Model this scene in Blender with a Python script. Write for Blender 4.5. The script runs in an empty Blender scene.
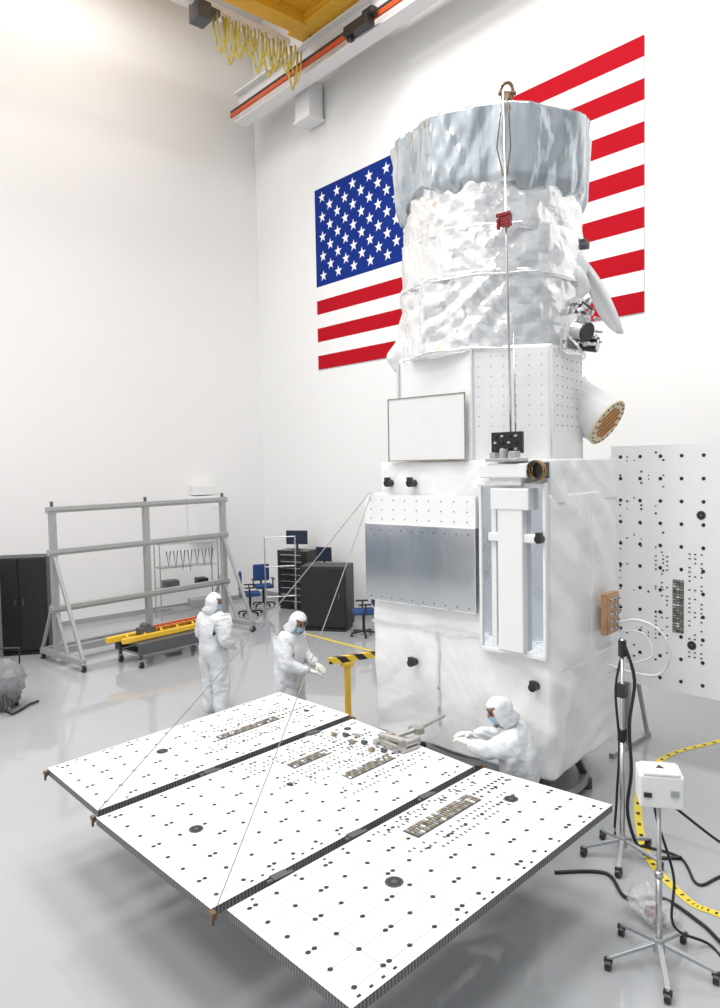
import bpy, bmesh, math, random
from mathutils import Vector, Matrix, noise
random.seed(4)
V=Vector
C=bpy.context.collection
try:
    bpy.context.scene.view_settings.view_transform='Standard'
except Exception: pass

# ------------------------------------------------------------------ camera
F=735.0; H=3.5
p=math.radians(3.04); rr=math.radians(-1.13)
f0=V((-.7505,.6608,0)).normalized(); r0=V((f0.y,-f0.x,0)); u0=V((0,0,1))
fw=f0*math.cos(p)-u0*math.sin(p); up=f0*math.sin(p)+u0*math.cos(p)
R=r0*math.cos(rr)+up*math.sin(rr); U=up*math.cos(rr)-r0*math.sin(rr)
cam=bpy.data.objects.new('camera',bpy.data.cameras.new('camera')); C.objects.link(cam)
M=Matrix((R,U,-fw)).transposed().to_4x4(); M.translation=(0,0,H); cam.matrix_world=M
cam.data.sensor_fit='VERTICAL'; cam.data.sensor_height=36; cam.data.lens=36*F/1008
cam.data.clip_end=200
bpy.context.scene.camera=cam

# ------------------------------------------------------------------ materials
def mat(name,col,rough=.5,metal=0,bump=None,var=0.0,coat=0,alpha=1,vscale=3,col2=None,bdist=.02,stretch=(1,1,1),spec=None):
    m=bpy.data.materials.new(name); m.use_nodes=True
    nt=m.node_tree; b=nt.nodes['Principled BSDF']
    b.inputs['Base Color'].default_value=(*col,1)
    b.inputs['Roughness'].default_value=rough; b.inputs['Metallic'].default_value=metal
    if spec is not None: b.inputs['Specular IOR Level'].default_value=spec
    if coat: b.inputs['Coat Weight'].default_value=coat; b.inputs['Coat Roughness'].default_value=.08
    if alpha<1: b.inputs['Alpha'].default_value=alpha
    tc=nt.nodes.new('ShaderNodeTexCoord')
    mp=nt.nodes.new('ShaderNodeMapping'); mp.inputs['Scale'].default_value=stretch
    nt.links.new(tc.outputs['Object'],mp.inputs['Vector']); src=mp.outputs[0]
    if var or col2:
        n=nt.nodes.new('ShaderNodeTexNoise'); n.inputs['Scale'].default_value=vscale; n.inputs['Detail'].default_value=5
        nt.links.new(src,n.inputs['Vector'])
        r=nt.nodes.new('ShaderNodeValToRGB')
        r.color_ramp.elements[0].position=.35; r.color_ramp.elements[1].position=.65
        r.color_ramp.elements[0].color=(*[c*(1-var) for c in col],1)
        r.color_ramp.elements[1].color=(*(col2 or [min(1,c*(1+var)) for c in col]),1)
        nt.links.new(n.outputs['Fac'],r.inputs['Fac']); nt.links.new(r.outputs['Color'],b.inputs['Base Color'])
    if bump:
        kind,sc,st=bump
        bp=nt.nodes.new('ShaderNodeBump'); bp.inputs['Strength'].default_value=st; bp.inputs['Distance'].default_value=bdist
        if kind=='crease':
            tot=None
            for k,(s_,wt) in enumerate(((sc,1.0),(sc*2.3,.4))):
                n=nt.nodes.new('ShaderNodeTexNoise'); n.inputs['Scale'].default_value=s_*.45; n.inputs['Detail'].default_value=2
                mx=nt.nodes.new('ShaderNodeVectorMath'); mx.operation='MULTIPLY_ADD'
                nt.links.new(src,n.inputs['Vector']); nt.links.new(n.outputs['Color'],mx.inputs[0]); mx.inputs[1].default_value=(.5/s_,.5/s_,.4/s_)
                nt.links.new(src,mx.inputs[2])
                v1=nt.nodes.new('ShaderNodeTexVoronoi'); v1.feature='F1'; v1.distance='MANHATTAN'; v1.inputs['Scale'].default_value=s_
                nt.links.new(mx.outputs[0],v1.inputs['Vector'])
                mu=nt.nodes.new('ShaderNodeMath'); mu.operation='MULTIPLY'; mu.inputs[1].default_value=wt
                nt.links.new(v1.outputs['Distance'],mu.inputs[0])
                if tot is None: tot=mu.outputs[0]
                else:
                    ad=nt.nodes.new('ShaderNodeMath'); nt.links.new(tot,ad.inputs[0]); nt.links.new(mu.outputs[0],ad.inputs[1]); tot=ad.outputs[0]
            nt.links.new(tot,bp.inputs['Height'])
        else:
            n=nt.nodes.new('ShaderNodeTexNoise'); n.inputs['Scale'].default_value=sc; n.inputs['Detail'].default_value=4
            nt.links.new(src,n.inputs['Vector']); nt.links.new(n.outputs['Fac'],bp.inputs['Height'])
        nt.links.new(bp.outputs['Normal'],b.inputs['Normal'])
    return m
wallM=mat('painted_wall',(.85,.85,.845),.55,bump=('n',1.2,.05),var=.008,vscale=.4)
wallL=mat('painted_wall_warm',(.85,.845,.84),.5,bump=('n',1.2,.05),var=.008,vscale=.4)
wallD=mat('painted_wall_grey',(.26,.28,.30),.6,var=.1,vscale=.3)
wallF=mat('painted_wall_front',(.60,.61,.62),.6,var=.04,vscale=.3)
floorM=mat('epoxy_floor',(.39,.40,.41),.05,var=.03,vscale=.5,bump=('n',.7,.02))
ceilM=mat('ceiling_paint',(.70,.70,.70),.7)
white=mat('white_paint',(.82,.82,.82),.4)
whiteP=mat('panel_white',(.79,.79,.79),.42,var=.015,vscale=5)
whiteV=mat('panel_white_shade_lift',(.93,.93,.93),.42,var=.005,vscale=5)  # lighter copy of the panel white, colour raised against shade on the upright wing
black=mat('black_anodized',(.012,.012,.014),.45)
blackG=mat('black_plastic',(.018,.018,.02),.3)
dots=mat('black_dot',(.02,.02,.025),.6)
grey=mat('aluminium_extrusion',(.40,.41,.405),.42,.4)
dgrey=mat('dark_grey_steel',(.10,.105,.11),.5,.3)
lgrey=mat('light_grey_metal',(.45,.46,.47),.35,.5)
tline=mat('thin_grey_line',(.34,.35,.36),.6)
steel=mat('brushed_steel',(.62,.62,.62),.25,.9)
yellow=mat('safety_yellow',(.80,.50,.04),.42)
craneY=mat('crane_yellow',(.80,.45,.03),.4,var=.05)
orange=mat('conductor_orange',(.62,.09,.02),.45)
redM=mat('flag_red',(.45,.006,.016),.8,spec=.1)
blueM=mat('flag_blue',(.008,.03,.22),.8,spec=.1)
flagW=mat('flag_white',(.85,.85,.85),.6)
redC=mat('red_cover',(.22,.005,.008),.4)
bronze=mat('bronze_fitting',(.22,.145,.08),.4,.6)
brownC=mat('connector_tan',(.30,.25,.18),.5,.3,var=.3,vscale=30)
kapton=mat('orange_kapton',(.75,.33,.10),.35,.1,var=.15,vscale=12)
tanP=mat('tan_connector_plate',(.52,.30,.15),.45,.2,var=.15,vscale=12)
mliW=mat('white_blanket',(.88,.88,.88),.34,.03,bump=('crease',4,.20),coat=.2,bdist=.025)
mliF=mat('white_blanket_flat',(.87,.87,.87),.38,.0,bump=('crease',4,.12),coat=.1)
mliS=mat('silvered_blanket',(.90,.90,.90),.19,.68,bump=('crease',4.5,.42),col2=(.98,.98,.98),vscale=2,bdist=.03)
tapeS=mat('silver_tape',(.80,.81,.82),.3,.6,bump=('crease',9,.2))
shr=mat('grey_film_shroud',(.42,.48,.52),.17,.66,bump=('crease',3.2,.35),vscale=2.4,col2=(.68,.72,.75),stretch=(1.4,1.4,.5),bdist=.03)
radM=mat('silver_radiator_mirror',(.88,.90,.92),.12,1.0,bump=('n',2.0,.30),stretch=(1,1,.35),bdist=.015)
glassB=mat('mirror_strip_film',(.68,.73,.78),.08,.95,bump=('n',5,.25),bdist=.012)
suit=mat('cleanroom_coverall',(.69,.71,.73),.6,bump=('crease',9,.35))
skinM=mat('skin',(.42,.21,.13),.5)
maskM=mat('mask_fabric',(.36,.54,.68),.7)
gloveM=mat('latex_glove',(.76,.74,.68),.4)
eyeM=mat('eye_dark',(.03,.02,.02),.3)
tapeY=mat('yellow_tape',(.80,.62,.05),.45)
cordM=mat('support_cord_grey',(.26,.26,.25),.6)
blueF=mat('blue_upholstery',(.02,.06,.20),.8)
lockB=mat('reflected_locker_blue_grey',(.26,.31,.37),.5)
screen=mat('dark_screen',(.02,.03,.06),.15)
rubber=mat('rubber_black',(.02,.02,.02),.6)
plasticC=mat('clear_plastic_bag',(.85,.87,.88),.12,alpha=.38,bump=('crease',14,.8))
plasticG=mat('grey_plastic_wrap',(.30,.31,.32),.2,alpha=.75,bump=('crease',8,.8))
def waves(name,sc,c0,c1,const=False,flat=False):
    m=bpy.data.materials.new(name); m.use_nodes=True
    nt=m.node_tree; b=nt.nodes['Principled BSDF']; tc=nt.nodes.new('ShaderNodeTexCoord'); mp=nt.nodes.new('ShaderNodeMapping')
    if flat: mp.inputs['Scale'].default_value=(1,1,0)
    w=nt.nodes.new('ShaderNodeTexWave'); w.inputs['Scale'].default_value=sc; w.bands_direction='DIAGONAL'
    rp=nt.nodes.new('ShaderNodeValToRGB')
    if const: rp.color_ramp.interpolation='CONSTANT'; rp.color_ramp.elements[1].position=.5
    rp.color_ramp.elements[0].color=(*c0,1); rp.color_ramp.elements[1].color=(*c1,1)
    nt.links.new(tc.outputs['Object'],mp.inputs['Vector']); nt.links.new(mp.outputs[0],w.inputs['Vector']); nt.links.new(w.outputs['Fac'],rp.inputs['Fac']); nt.links.new(rp.outputs['Color'],b.inputs['Base Color'])
    return m
edgeM=waves('honeycomb_edge',26,(.05,.05,.055),(.22,.225,.23),flat=True)
hazM=waves('hazard_stripes',2.6,(.02,.02,.02),(.85,.6,.04),const=True)

# ------------------------------------------------------------------ builders
class MB:
    def __init__(s): s.bm=bmesh.new()
    def _fin(s,vs,mi,M=None):
        fs=set()
        for v in vs:
            if M is not None: v.co=M@v.co
            for f in v.link_faces: fs.add(f)
        for f in fs: f.material_index=mi
    def box(s,c,d,mi=0,rot=None):
        g=bmesh.ops.create_cube(s.bm,size=1)['verts']
        M=Matrix.Translation(c)@((rot or Matrix.Identity(3)).to_4x4())@Matrix.Diagonal((*d,1))
        s._fin(g,mi,M); return s
    def bar(s,a,b,w,h=None,mi=0):
        a=V(a);b=V(b);h=h or w; d=b-a; L=d.length
        q=d.to_track_quat('X','Z').to_matrix()
        return s.box((a+b)/2,(L,w,h),mi,q)
    def cyl(s,a,b,r,r2=None,seg=14,mi=0):
        a=V(a);b=V(b); r2=r if r2 is None else r2
        g=bmesh.ops.create_cone(s.bm,cap_ends=True,segments=seg,radius1=r,radius2=r2,depth=(b-a).length)['verts']
        q=(b-a).to_track_quat('Z','Y').to_matrix().to_4x4()
        s._fin(g,mi,Matrix.Translation((a+b)/2)@q); return s
    def sph(s,c,r,sc=(1,1,1),mi=0,seg=16,rot=None):
        g=bmesh.ops.create_uvsphere(s.bm,u_segments=seg,v_segments=seg//2+2,radius=r)['verts']
        M=Matrix.Translation(c)@((rot or Matrix.Identity(3)).to_4x4())@Matrix.Diagonal((*sc,1))
        s._fin(g,mi,M); return s
    def tube(s,pts,r,seg=6,mi=0,closed=False):
        pts=[V(q) for q in pts]; rings=[]
        n=len(pts)
        for i,q in enumerate(pts):
            if closed: t=pts[(i+1)%n]-pts[i-1]
            else: t=pts[min(i+1,n-1)]-pts[max(i-1,0)]
            t.normalize(); a=t.orthogonal() if abs(t.z)>.95 else t.cross(V((0,0,1)))
            a.normalize(); bb=t.cross(a)
            rings.append([s.bm.verts.new(q+a*r*math.cos(2*math.pi*k/seg)+bb*r*math.sin(2*math.pi*k/seg)) for k in range(seg)])
        rng=range(n) if closed else range(n-1)
        for i in rng:
            A=rings[i];B=rings[(i+1)%n]
            for k in range(seg):
                f=s.bm.faces.new((A[k],A[(k+1)%seg],B[(k+1)%seg],B[k])); f.material_index=mi
        if not closed:
            for A in (rings[0],rings[-1][::-1]):
                f=s.bm.faces.new(A); f.material_index=mi
        return s
    def poly(s,pts,mi=0):
        f=s.bm.faces.new([s.bm.verts.new(q) for q in pts]); f.material_index=mi; return f
    def obj(s,name,mats,parent=None,smooth=False,bevel=0,off=None,label=None,recalc=True):
        if off is not None: bmesh.ops.translate(s.bm,verts=s.bm.verts,vec=V(off))
        if recalc: bmesh.ops.recalc_face_normals(s.bm,faces=s.bm.faces)
        me=bpy.data.meshes.new(name); s.bm.to_mesh(me); s.bm.free()
        for m in (mats if isinstance(mats,(list,tuple)) else [mats]): me.materials.append(m)
        if smooth:
            for q in me.polygons: q.use_smooth=True
        o=bpy.data.objects.new(name,me); C.objects.link(o)
        if parent: o.parent=parent
        if bevel:
            m=o.modifiers.new('bevel','BEVEL'); m.width=bevel; m.segments=2; m.limit_method='ANGLE'
        if label: o['label']=label
        return o
def tag(o,label,cat,group=None,kind=None):
    o['label']=label; o['category']=cat
    if group: o['group']=group
    if kind: o['kind']=kind
    return o
def thing(name,loc,rot,label,cat,group=None):
    e=bpy.data.objects.new(name,None); e.empty_display_size=.2; C.objects.link(e)
    e.location=loc; e.rotation_euler=(0,0,rot); return tag(e,label,cat,group)
def struct(o): o['kind']='structure'; return o
def cr_pts(P_,n):
    P_=[V(q) for q in P_]; P_=[P_[0]]+P_+[P_[-1]]; out=[]
    for i in range(1,len(P_)-2):
        for k in range(n):
            t=k/n; a,b_,c,d=P_[i-1:i+3]
            out.append(.5*((2*b_)+(-a+c)*t+(2*a-5*b_+4*c-d)*t*t+(-a+3*b_-3*c+d)*t**3))
    return out+[P_[-1]]

# ------------------------------------------------------------------ room
X0,X1,Y0,Y1,ZC=-16.73,5.0,-8.0,11.26,15.0
struct(MB().box(((X0+X1)/2,(Y0+Y1)/2,-.1),(X1-X0+.6,Y1-Y0+.6,.2)).obj('floor',floorM))
struct(MB().box(((X0+X1)/2,(Y0+Y1)/2,ZC+.1),(X1-X0+.6,Y1-Y0+.6,.2)).obj('ceiling',ceilM))
struct(MB().box((X0-.1,(Y0+Y1)/2,ZC/2),(.2,Y1-Y0,ZC)).obj('wall_left',wallL))
struct(MB().box(((X0+X1)/2,Y1+.1,ZC/2),(X1-X0+.4,.2,ZC)).obj('wall_back',wallM))
struct(MB().box((X1+.1,(Y0+Y1)/2,ZC/2),(.2,Y1-Y0,ZC)).obj('wall_right',wallD))
struct(MB().box(((X0+X1)/2,Y0-.1,ZC/2),(X1-X0+.4,.2,ZC)).obj('wall_front',wallF))
for nm,c,d in (('baseboard_left',(X0+.01,(Y0+Y1)/2,.06),(.02,Y1-Y0-.1,.12)),('baseboard_back',((X0+X1)/2,Y1-.01,.06),(X1-X0-.1,.02,.12))):
    struct(MB().box(c,d).obj(nm,lgrey))

def area(loc,sx,sy,pw,rot=(0,0,0),col=(1,1,1)):
    l=bpy.data.lights.new('ceiling_lamp','AREA'); l.shape='RECTANGLE'; l.size=sx; l.size_y=sy; l.energy=pw; l.color=col
    o=bpy.data.objects.new('ceiling_lamp',l); C.objects.link(o); o.location=loc; o.rotation_euler=rot
for x,pw in ((-14.0,140),(-9.4,385),(-4.6,365),(.6,345)):
    for y in (-5,.5,6):
        area((x,y,14.7),2.4,3.0,pw,col=(1,1,1))

# ------------------------------------------------------------------ flag
mb=MB(); fx0,fx1,fz0,fz1=-14.2,-5.85,5.84,10.11; sh=(fz1-fz0)/13; yy=Y1-.012
for i in range(13):
    z1=fz1-i*sh
    x0=fx0+ (3.34 if i<7 else 0)
    mb.box(((x0+fx1)/2,yy-.004,z1-sh/2),(fx1-x0,.008,sh),0 if i%2==0 else 1)
mb.box((fx0+1.67,yy-.004,fz1-3.5*sh),(3.34,.008,7*sh),2)
for row in range(9):
    n=6 if row%2==0 else 5
    for k in range(n):
        cx=fx0+3.34*((2*k+1 if n==6 else 2*k+2)/12); cz=fz1-7*sh*(row+1)/10
        pts=[]
        for j in range(10):
            a=math.pi/2+j*math.pi/5; q=.135 if j%2==0 else .054
            pts.append((cx+q*math.cos(a),yy-.011,cz+q*math.sin(a)))
        mb.poly(pts,1)
tag(mb.obj('flag',[redM,flagW,blueM],recalc=False),'large stars and stripes flag painted on the white wall','flag')

# ------------------------------------------------------------------ crane
cr=thing('crane_runway_beam',(-5.65,10.45,12.12),0,'white overhead crane runway beam along the wall','beam')
MB().box((0,0,.02),(21,.36,.04)).box((0,0,.36),(21,.05,.66)).box((0,0,.70),(21,.36,.04)).obj('beam',white,cr)
MB().box((0,-.24,.16),(21.1,.05,.09)).obj('conductor_bar',orange,cr,label='orange-red conductor bar')
MB().box((0,-.24,.26),(21.1,.04,.03)).obj('conductor_rail',dgrey,cr)
MB().box((-5.5,-.42,.02),(.7,.22,.2)).box((-5.2,-.4,.16),(.3,.15,.14)).box((-5.75,-.42,-.1),(.12,.12,.1)).obj('collector_trolley',blackG,cr,bevel=.01)
g=thing('bridge_crane',(-12.1,9.98,12.86),0,'yellow overhead bridge crane with end truck','crane')
mb=MB(); mb.box((-.85,-7,.5),(.42,14,1)).box((.85,-7,.5),(.42,14,1)).box((0,-7,.30),(1.5,14,.08))
for k in range(12): mb.box((0,-.8-k*1.2,.22),(1.3,.08,.12))
mb.obj('girder',craneY,g,bevel=.01)
MB().box((0,.15,.28),(2.5,.45,.5)).box((0,.15,.28),(2.2,.5,.3)).obj('end_truck',craneY,g,bevel=.02)
for x in (-.95,.95): MB().cyl((x,.3,.14),(x,.5,.14),.12).obj('wheel',dgrey,g)
fe=thing('festoon_cable',(-13.2,8.98,12.65),0,'yellow festoon cable loops hanging from track','cable')
MB().box((0,-3.45,.0),(.12,8.6,.12)).box((-.35,-3.45,.2),(.12,8.6,.25)).obj('track',white,fe)
mb=MB()
for k in range(9):
    y=-1.0+k*.23; pts=[]
    for j in range(17):
        t=j/16; a=math.pi*t
        pts.append((0.06*math.sin(k*3),y+.13-.15*math.cos(a)+.05*math.sin(2*a), -.08-(.72+.16*math.sin(k*1.7))*math.sin(a)**.5))
    mb.tube(pts,.024)
    mb.tube([(q[0]+.09,q[1]+.04,q[2]*.85-.02) for q in pts],.018)
mb.obj('cable_loops',mat('festoon_yellow',(.68,.56,.09),.45),fe,smooth=True)
MB().box((0,-1.3,-.2),(.35,.3,.35)).box((0,-1.0,-.1),(.2,.2,.12)).obj('trolley',dgrey,fe)
w=thing('wall_duct',(-14.03,10.99,11.6),0,'white rectangular duct box below crane beam','duct')
MB().box((0,0,.42),(.55,.42,.84)).obj('duct_body',white,w,bevel=.02)
MB().box((0,0,-.0),(.61,.48,.05)).obj('flange',white,w)

# ------------------------------------------------------------------ solar arrays
def solar_array(T,panels,thing_,seed,sparse=False,wm=None):
    rnd=random.Random(seed)
    for pi,(q00,q10,q11,q01,clusters,discs) in enumerate(panels):
        q=[V(k) for k in (q00,q10,q11,q01)]
        W=(q[1]-q[0]).length; L=(q[3]-q[0]).length
        def P(u,v,z=0):
            a=q[0].lerp(q[1],u); b_=q[3].lerp(q[2],u); c=a.lerp(b_,v); return T(V((c.x,c.y,z+c.z)))
        def pad(mb,u,v,su,sv,z0,z1,mi):
            du=su/W/2; dv=sv/L/2
            a=[mb.bm.verts.new(P(u+i*du,v+j*dv,z0)) for i,j in ((-1,-1),(1,-1),(1,1),(-1,1))]
            b_=[mb.bm.verts.new(P(u+i*du,v+j*dv,z1)) for i,j in ((-1,-1),(1,-1),(1,1),(-1,1))]
            fs=[mb.bm.faces.new(b_)]+[mb.bm.faces.new((a[i],a[(i+1)%4],b_[(i+1)%4],b_[i])) for i in range(4)]
            for f in fs: f.material_index=mi
        def disc(mb,u,v,r,z,mi,seg=10):
            top=[mb.bm.verts.new(P(u+r/W*math.cos(t),v+r/L*math.sin(t),z)) for t in [2*math.pi*k/seg for k in range(seg)]]
            mb.bm.faces.new(top).material_index=mi
        mb=MB()
        th=.055
        a=[mb.bm.verts.new(P(*k,-th)) for k in ((0,0),(1,0),(1,1),(0,1))]
        b_=[mb.bm.verts.new(P(*k,0)) for k in ((0,0),(1,0),(1,1),(0,1))]
        mb.bm.faces.new(a[::-1]).material_index=0; mb.bm.faces.new(b_).material_index=0
        for i in range(4): mb.bm.faces.new((a[i],a[(i+1)%4],b_[(i+1)%4],b_[i])).material_index=2
        nu=max(5,round(W/(.25 if sparse else .19))); nv=11 if sparse else 13
        def near(u,v):
            return any(abs(u-cu)*W<su/2+.03 and abs(v-cv)*L<sv/2+.03 for cu,cv,su,sv in clusters)
        for i in range(nu):
            u=(i+.5)/nu
            if not sparse: pad(mb,u,.5,.0055,L*.94,0,.0008,3)
            for j in range(nv):
                v=(j+.5)/nv
                if near(u,v): continue
                disc(mb,u,v,.022 if sparse else .0165,.0012,1,12)
                if not sparse and (i+j)%3==0: disc(mb,u,v+.045/L,.0165,.0012,1,12)
        if not sparse:
            for j in (1,4,7,10): pad(mb,.5,(j+.5)/nv,W*.94,.0055,0,.0008,3)
            for e_ in (.03,.97):
                for k in range(30):
                    if rnd.random()<.4: pad(mb,e_,.03+k*.032,.014,.022,0,.004,1)
        else:
            for k in range(70):
                pad(mb,.06+rnd.randint(0,6)*.045,.04+rnd.randint(0,60)*.0155,rnd.choice((.014,.024)),rnd.choice((.014,.022)),0,.002,1)
        for (cu,cv,su,sv) in clusters:
            for sd in (-1,1):
                for col in (.06,.12,.19):
                    for k in range(-11,13):
                        if rnd.random()<(.5 if sparse else .35) : continue
                        u=cu+sd*(su/2+col)/W; v=cv+k*.05/L
                        if .03<u<.97 and .03<v<.97: pad(mb,u,v,.024,.014,0,.002,1)
            k=0
            while not sparse and cv+(sv/2+.05*k)/L<.97:
                v=cv+(sv/2+.05*k)/L
                pad(mb,cu-.03/W,v,.028,.018,0,.004,1)
                if k%2: pad(mb,cu+.04/W,v,.022,.018,0,.004,1)
                k+=1
        for (du,dv,r) in discs:
            disc(mb,du,dv,r,.004,4,20); disc(mb,du,dv,r*.8,.005,1,20); disc(mb,du,dv,r*.35,.006,4,12)
        po=mb.obj('solar_panel',[wm or whiteP,dots,edgeM,tline,dgrey],thing_)
        for (cu,cv,su,sv) in clusters:
            mb=MB(); pad(mb,cu,cv,su*.95,sv,.0,.005,1)
            n=int(sv/.030)
            for k in range(n):
                v=cv+(k+.5-n/2)*.030/L
                for s_ in (-.30,0,.30):
                    if rnd.random()<.05: continue
                    pad(mb,cu+s_*su/W,v,su*.25,.018,.005,.013,(0,0,2)[(k+int(s_*4))%3] if rnd.random()<.85 else 3)
            mb.obj('connector_block',[brownC,dgrey,lgrey,white],po,recalc=True)

sa=thing('solar_array',(-4.8,3.5,0),0,'deployed white three-panel solar array with black dots and connectors','solar array')
O=V((4.8,-3.5,0)); zp=.9
Tf=lambda c: c+O+V((0,0,zp))
pan=[((-6.58,2.08,0),(-5.48,2.09,0),(-5.76,4.87,0),(-6.92,4.80,0),[(.55,.66,.11,.74)],[(.42,.33,.055),(.62,.92,.03)]),
     ((-5.41,2.05,-.02),(-3.80,2.10,-.02),(-4.05,4.81,-.02),(-5.69,4.85,-.02),[(.26,.66,.12,.46),(.58,.76,.13,.60)],[(.45,.16,.055),(.42,.5,.03),(.10,.92,.04)]),
     ((-3.70,2.15,0),(-2.60,2.17,0),(-2.84,4.98,0),(-3.94,4.82,0),[(.23,.66,.15,.76)],[(.5,.33,.06),(.44,.86,.055)])]
solar_array(Tf,pan,sa,3)
def br(c,par):
    mb=MB(); c=V(c)
    mb.box(c,(.045,.03,.03)).cyl(c+V((-.028,0,-.015)),c+V((.028,0,-.015)),.010).box(c+V((.008,-.008,-.035)),(.014,.016,.05)).box(c+V((-.015,0,-.03)),(.012,.016,.04))
    return mb.obj('hinge_bracket',bronze,par,off=O)
for c in ((-5.445,2.04,.87),(-3.76,2.09,.87),(-5.72,4.88,.87),(-4.0,4.88,.87),(-6.56,2.06,.87)): br(c,sa)
for c in ((-3.865,3.3,.87),(-3.935,4.1,.87),(-3.80,2.6,.87),(-5.55,3.1,.87),(-5.65,4.3,.87)):
    MB().box(c,(.07,.12,.05)).cyl(V(c)+V((0,-.1,0)),V(c)+V((0,.1,0)),.02).obj('hinge',[dgrey],sa,off=O)
SC=V((-5.09,6.49,0)); psi=math.radians(6.5)
def S(pq,z): return SC+V((math.cos(psi)*pq[0]-math.sin(psi)*pq[1],math.sin(psi)*pq[0]+math.cos(psi)*pq[1],z))
def cord(a,b,r=.0045):
    mb=MB(); a=V(a);b=V(b); n=16
    mb.tube([a.lerp(b,t/n)-V((0,0,.05*math.sin(math.pi*t/n))) for t in range(n+1)],r)
    return tag(mb.obj('rigging_line',cordM),'thin grey rigging line from spacecraft to panel corner','cord',group='panel rigging lines')
cord((-5.45,2.08,.91),S((-.93,-1.06),3.2))
cord((-3.76,2.12,.91),S((-.90,-1.06),3.2))
cm=mat('cream_metal',(.50,.49,.46),.3,.7)
mb=MB(); c=V((-4.86,4.62,.90))
mb.box(c+V((0,.05,.0)),(.40,.22,.03)).cyl(c+V((-.16,.0,.05)),c+V((.16,.05,.05)),.032).box(c+V((-.12,.04,.03)),(.06,.14,.06)).box(c+V((.1,.06,.03)),(.06,.12,.06)).cyl(c+V((0,.05,.06)),c+V((.03,.30,.08)),.022)
mb.cyl(c+V((.16,.0,.05)),c+V((.16,.18,.05)),.04,seg=16).cyl(c+V((-.05,-.06,.04)),c+V((.14,-.08,.04)),.015).box(c+V((.02,.3,.07)),(.14,.08,.06)).cyl(c+V((.02,.3,.07)),c+V((.0,.72,.10)),.018)
mb.obj('root_hinge_mechanism',cm,sa,off=O,bevel=.004)
for k in range(9):
    x=-5.45+k*.09; y=4.40+(k%3)*.07
    MB().box((x,y,.90),(.05,.03,.035)).box((x,y+.025,.895),(.03,.03,.02)).obj('harness_clip',(brownC,dgrey,lgrey)[k%3],sa,off=O,bevel=.003)
for x in (-5.6,-3.9):
    y=3.6
    MB().bar((x,y,.03),(x,y,.83),.05).bar((x-.3,y,.03),(x+.3,y,.03),.05).bar((x,y-.3,.03),(x,y+.3,.03),.05).obj('support_leg',dgrey,sa,off=O)

a2=thing('solar_array',(-3.6,8.1,0),math.radians(3),'upright white solar array wing with black dots beside spacecraft','solar array')
def Tv(c): return V((c.x, -c.z, c.y+.86))
pan2=[((-1.0,0,0),(.9,0,0),(.9,2.8,0),(-1.0,2.8,0),[(.42,.35,.13,.6)],[(.55,.72,.05),(.5,.2,.05)]),
      ((.94,0,0),(2.4,0,0),(2.4,2.8,0),(.94,2.8,0),[(.5,.35,.2,.5)],[(.2,.7,.05)])]
solar_array(Tv,pan2,a2,11,True,whiteV)
for x in (-.85,.9):
    MB().bar((x,.12,.0),(x,.12,3.4),.06).bar((x,-.3,.03),(x,.7,.03),.06).bar((x,.12,1.5),(x,.65,.05),.04).box((x,.085,1.2),(.1,.07,.1)).box((x,.085,3.0),(.1,.07,.1)).obj('support_frame',grey,a2)

# ------------------------------------------------------------------ spacecraft
sc=thing('spacecraft',(SC.x,SC.y,.55),psi,'tall white space telescope wrapped in crinkled thermal blankets','spacecraft')
OFF=(0,0,-.55)
def nz(P): return noise.noise(P)
_fr=random.Random(77)
FOLDS=[]
for k in range(11):
    v=V((_fr.gauss(0,1),_fr.gauss(0,1),_fr.gauss(0,1))).normalized(); FOLDS.append((v,1.0*(1.27**k),_fr.random()*9,V((_fr.random()*20,_fr.random()*20,0))))
def fold(P,s=1.0,nf=9,warp=1.0):
    t=0
    for v,f,ph,o in FOLDS[:nf]:
        wv=nz(P*s*f*.25+o)*warp
        x=P.dot(v)*f*s+ph+wv
        t+=(abs((x%1.0)-.5)*2-.5)/(f**.9)*max(0,nz(P*s*.7+o*1.7)*1.8+.15)
    return t
def wrap(poly,z0,z1,name,m,amp=.03,sc_=1,pleat=(1,1,.6),step=.035,top=True,seed=0,rag=0,label=None,bulge=None,nf=9,warp=.4,smooth=True):
    n=len(poly); per=[]
    for i in range(n):
        a=V(poly[i]);b_=V(poly[(i+1)%n]); L=(b_-a).length; k=max(1,int(L/step)); t=(b_-a).normalized(); nn=V((t.y,-t.x))
        for j in range(k): per.append((a.lerp(b_,j/k),nn))
    N=len(per); sm=[]
    for i in range(N):
        v=V((0,0))
        for k in (-3,-2,-1,0,1,2,3): v+=per[(i+k)%N][1]
        sm.append(v.normalized())
    mb=MB(); nzz=max(2,int((z1-z0)/step)); rows=[]
    for j in range(nzz+1):
        row=[]
        for i in range(N):
            q=per[i][0]; z=z0+(z1-z0)*j/nzz
            zz=z+(rag*(nz(V((q.x*2.1,q.y*2.1,seed)))+.5*nz(V((q.x*7,q.y*7,seed))))*(1-j/nzz) if rag else 0)
            Pn=V((q.x*pleat[0],q.y*pleat[1],zz*pleat[2]))+V((seed*3.1,0,0))
            d=amp*fold(Pn,sc_,nf,warp)
            if bulge: d+=bulge(q,zz)
            row.append(mb.bm.verts.new((q.x+sm[i].x*d,q.y+sm[i].y*d,zz)))
        rows.append(row)
    for j in range(nzz):
        for i in range(N):
            mb.bm.faces.new((rows[j][i],rows[j][(i+1)%N],rows[j+1][(i+1)%N],rows[j+1][i]))
    if top: mb.bm.faces.new(rows[-1]); mb.bm.faces.new(rows[0][::-1])
    return mb.obj(name,m,sc,off=OFF,smooth=smooth,label=label)
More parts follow.
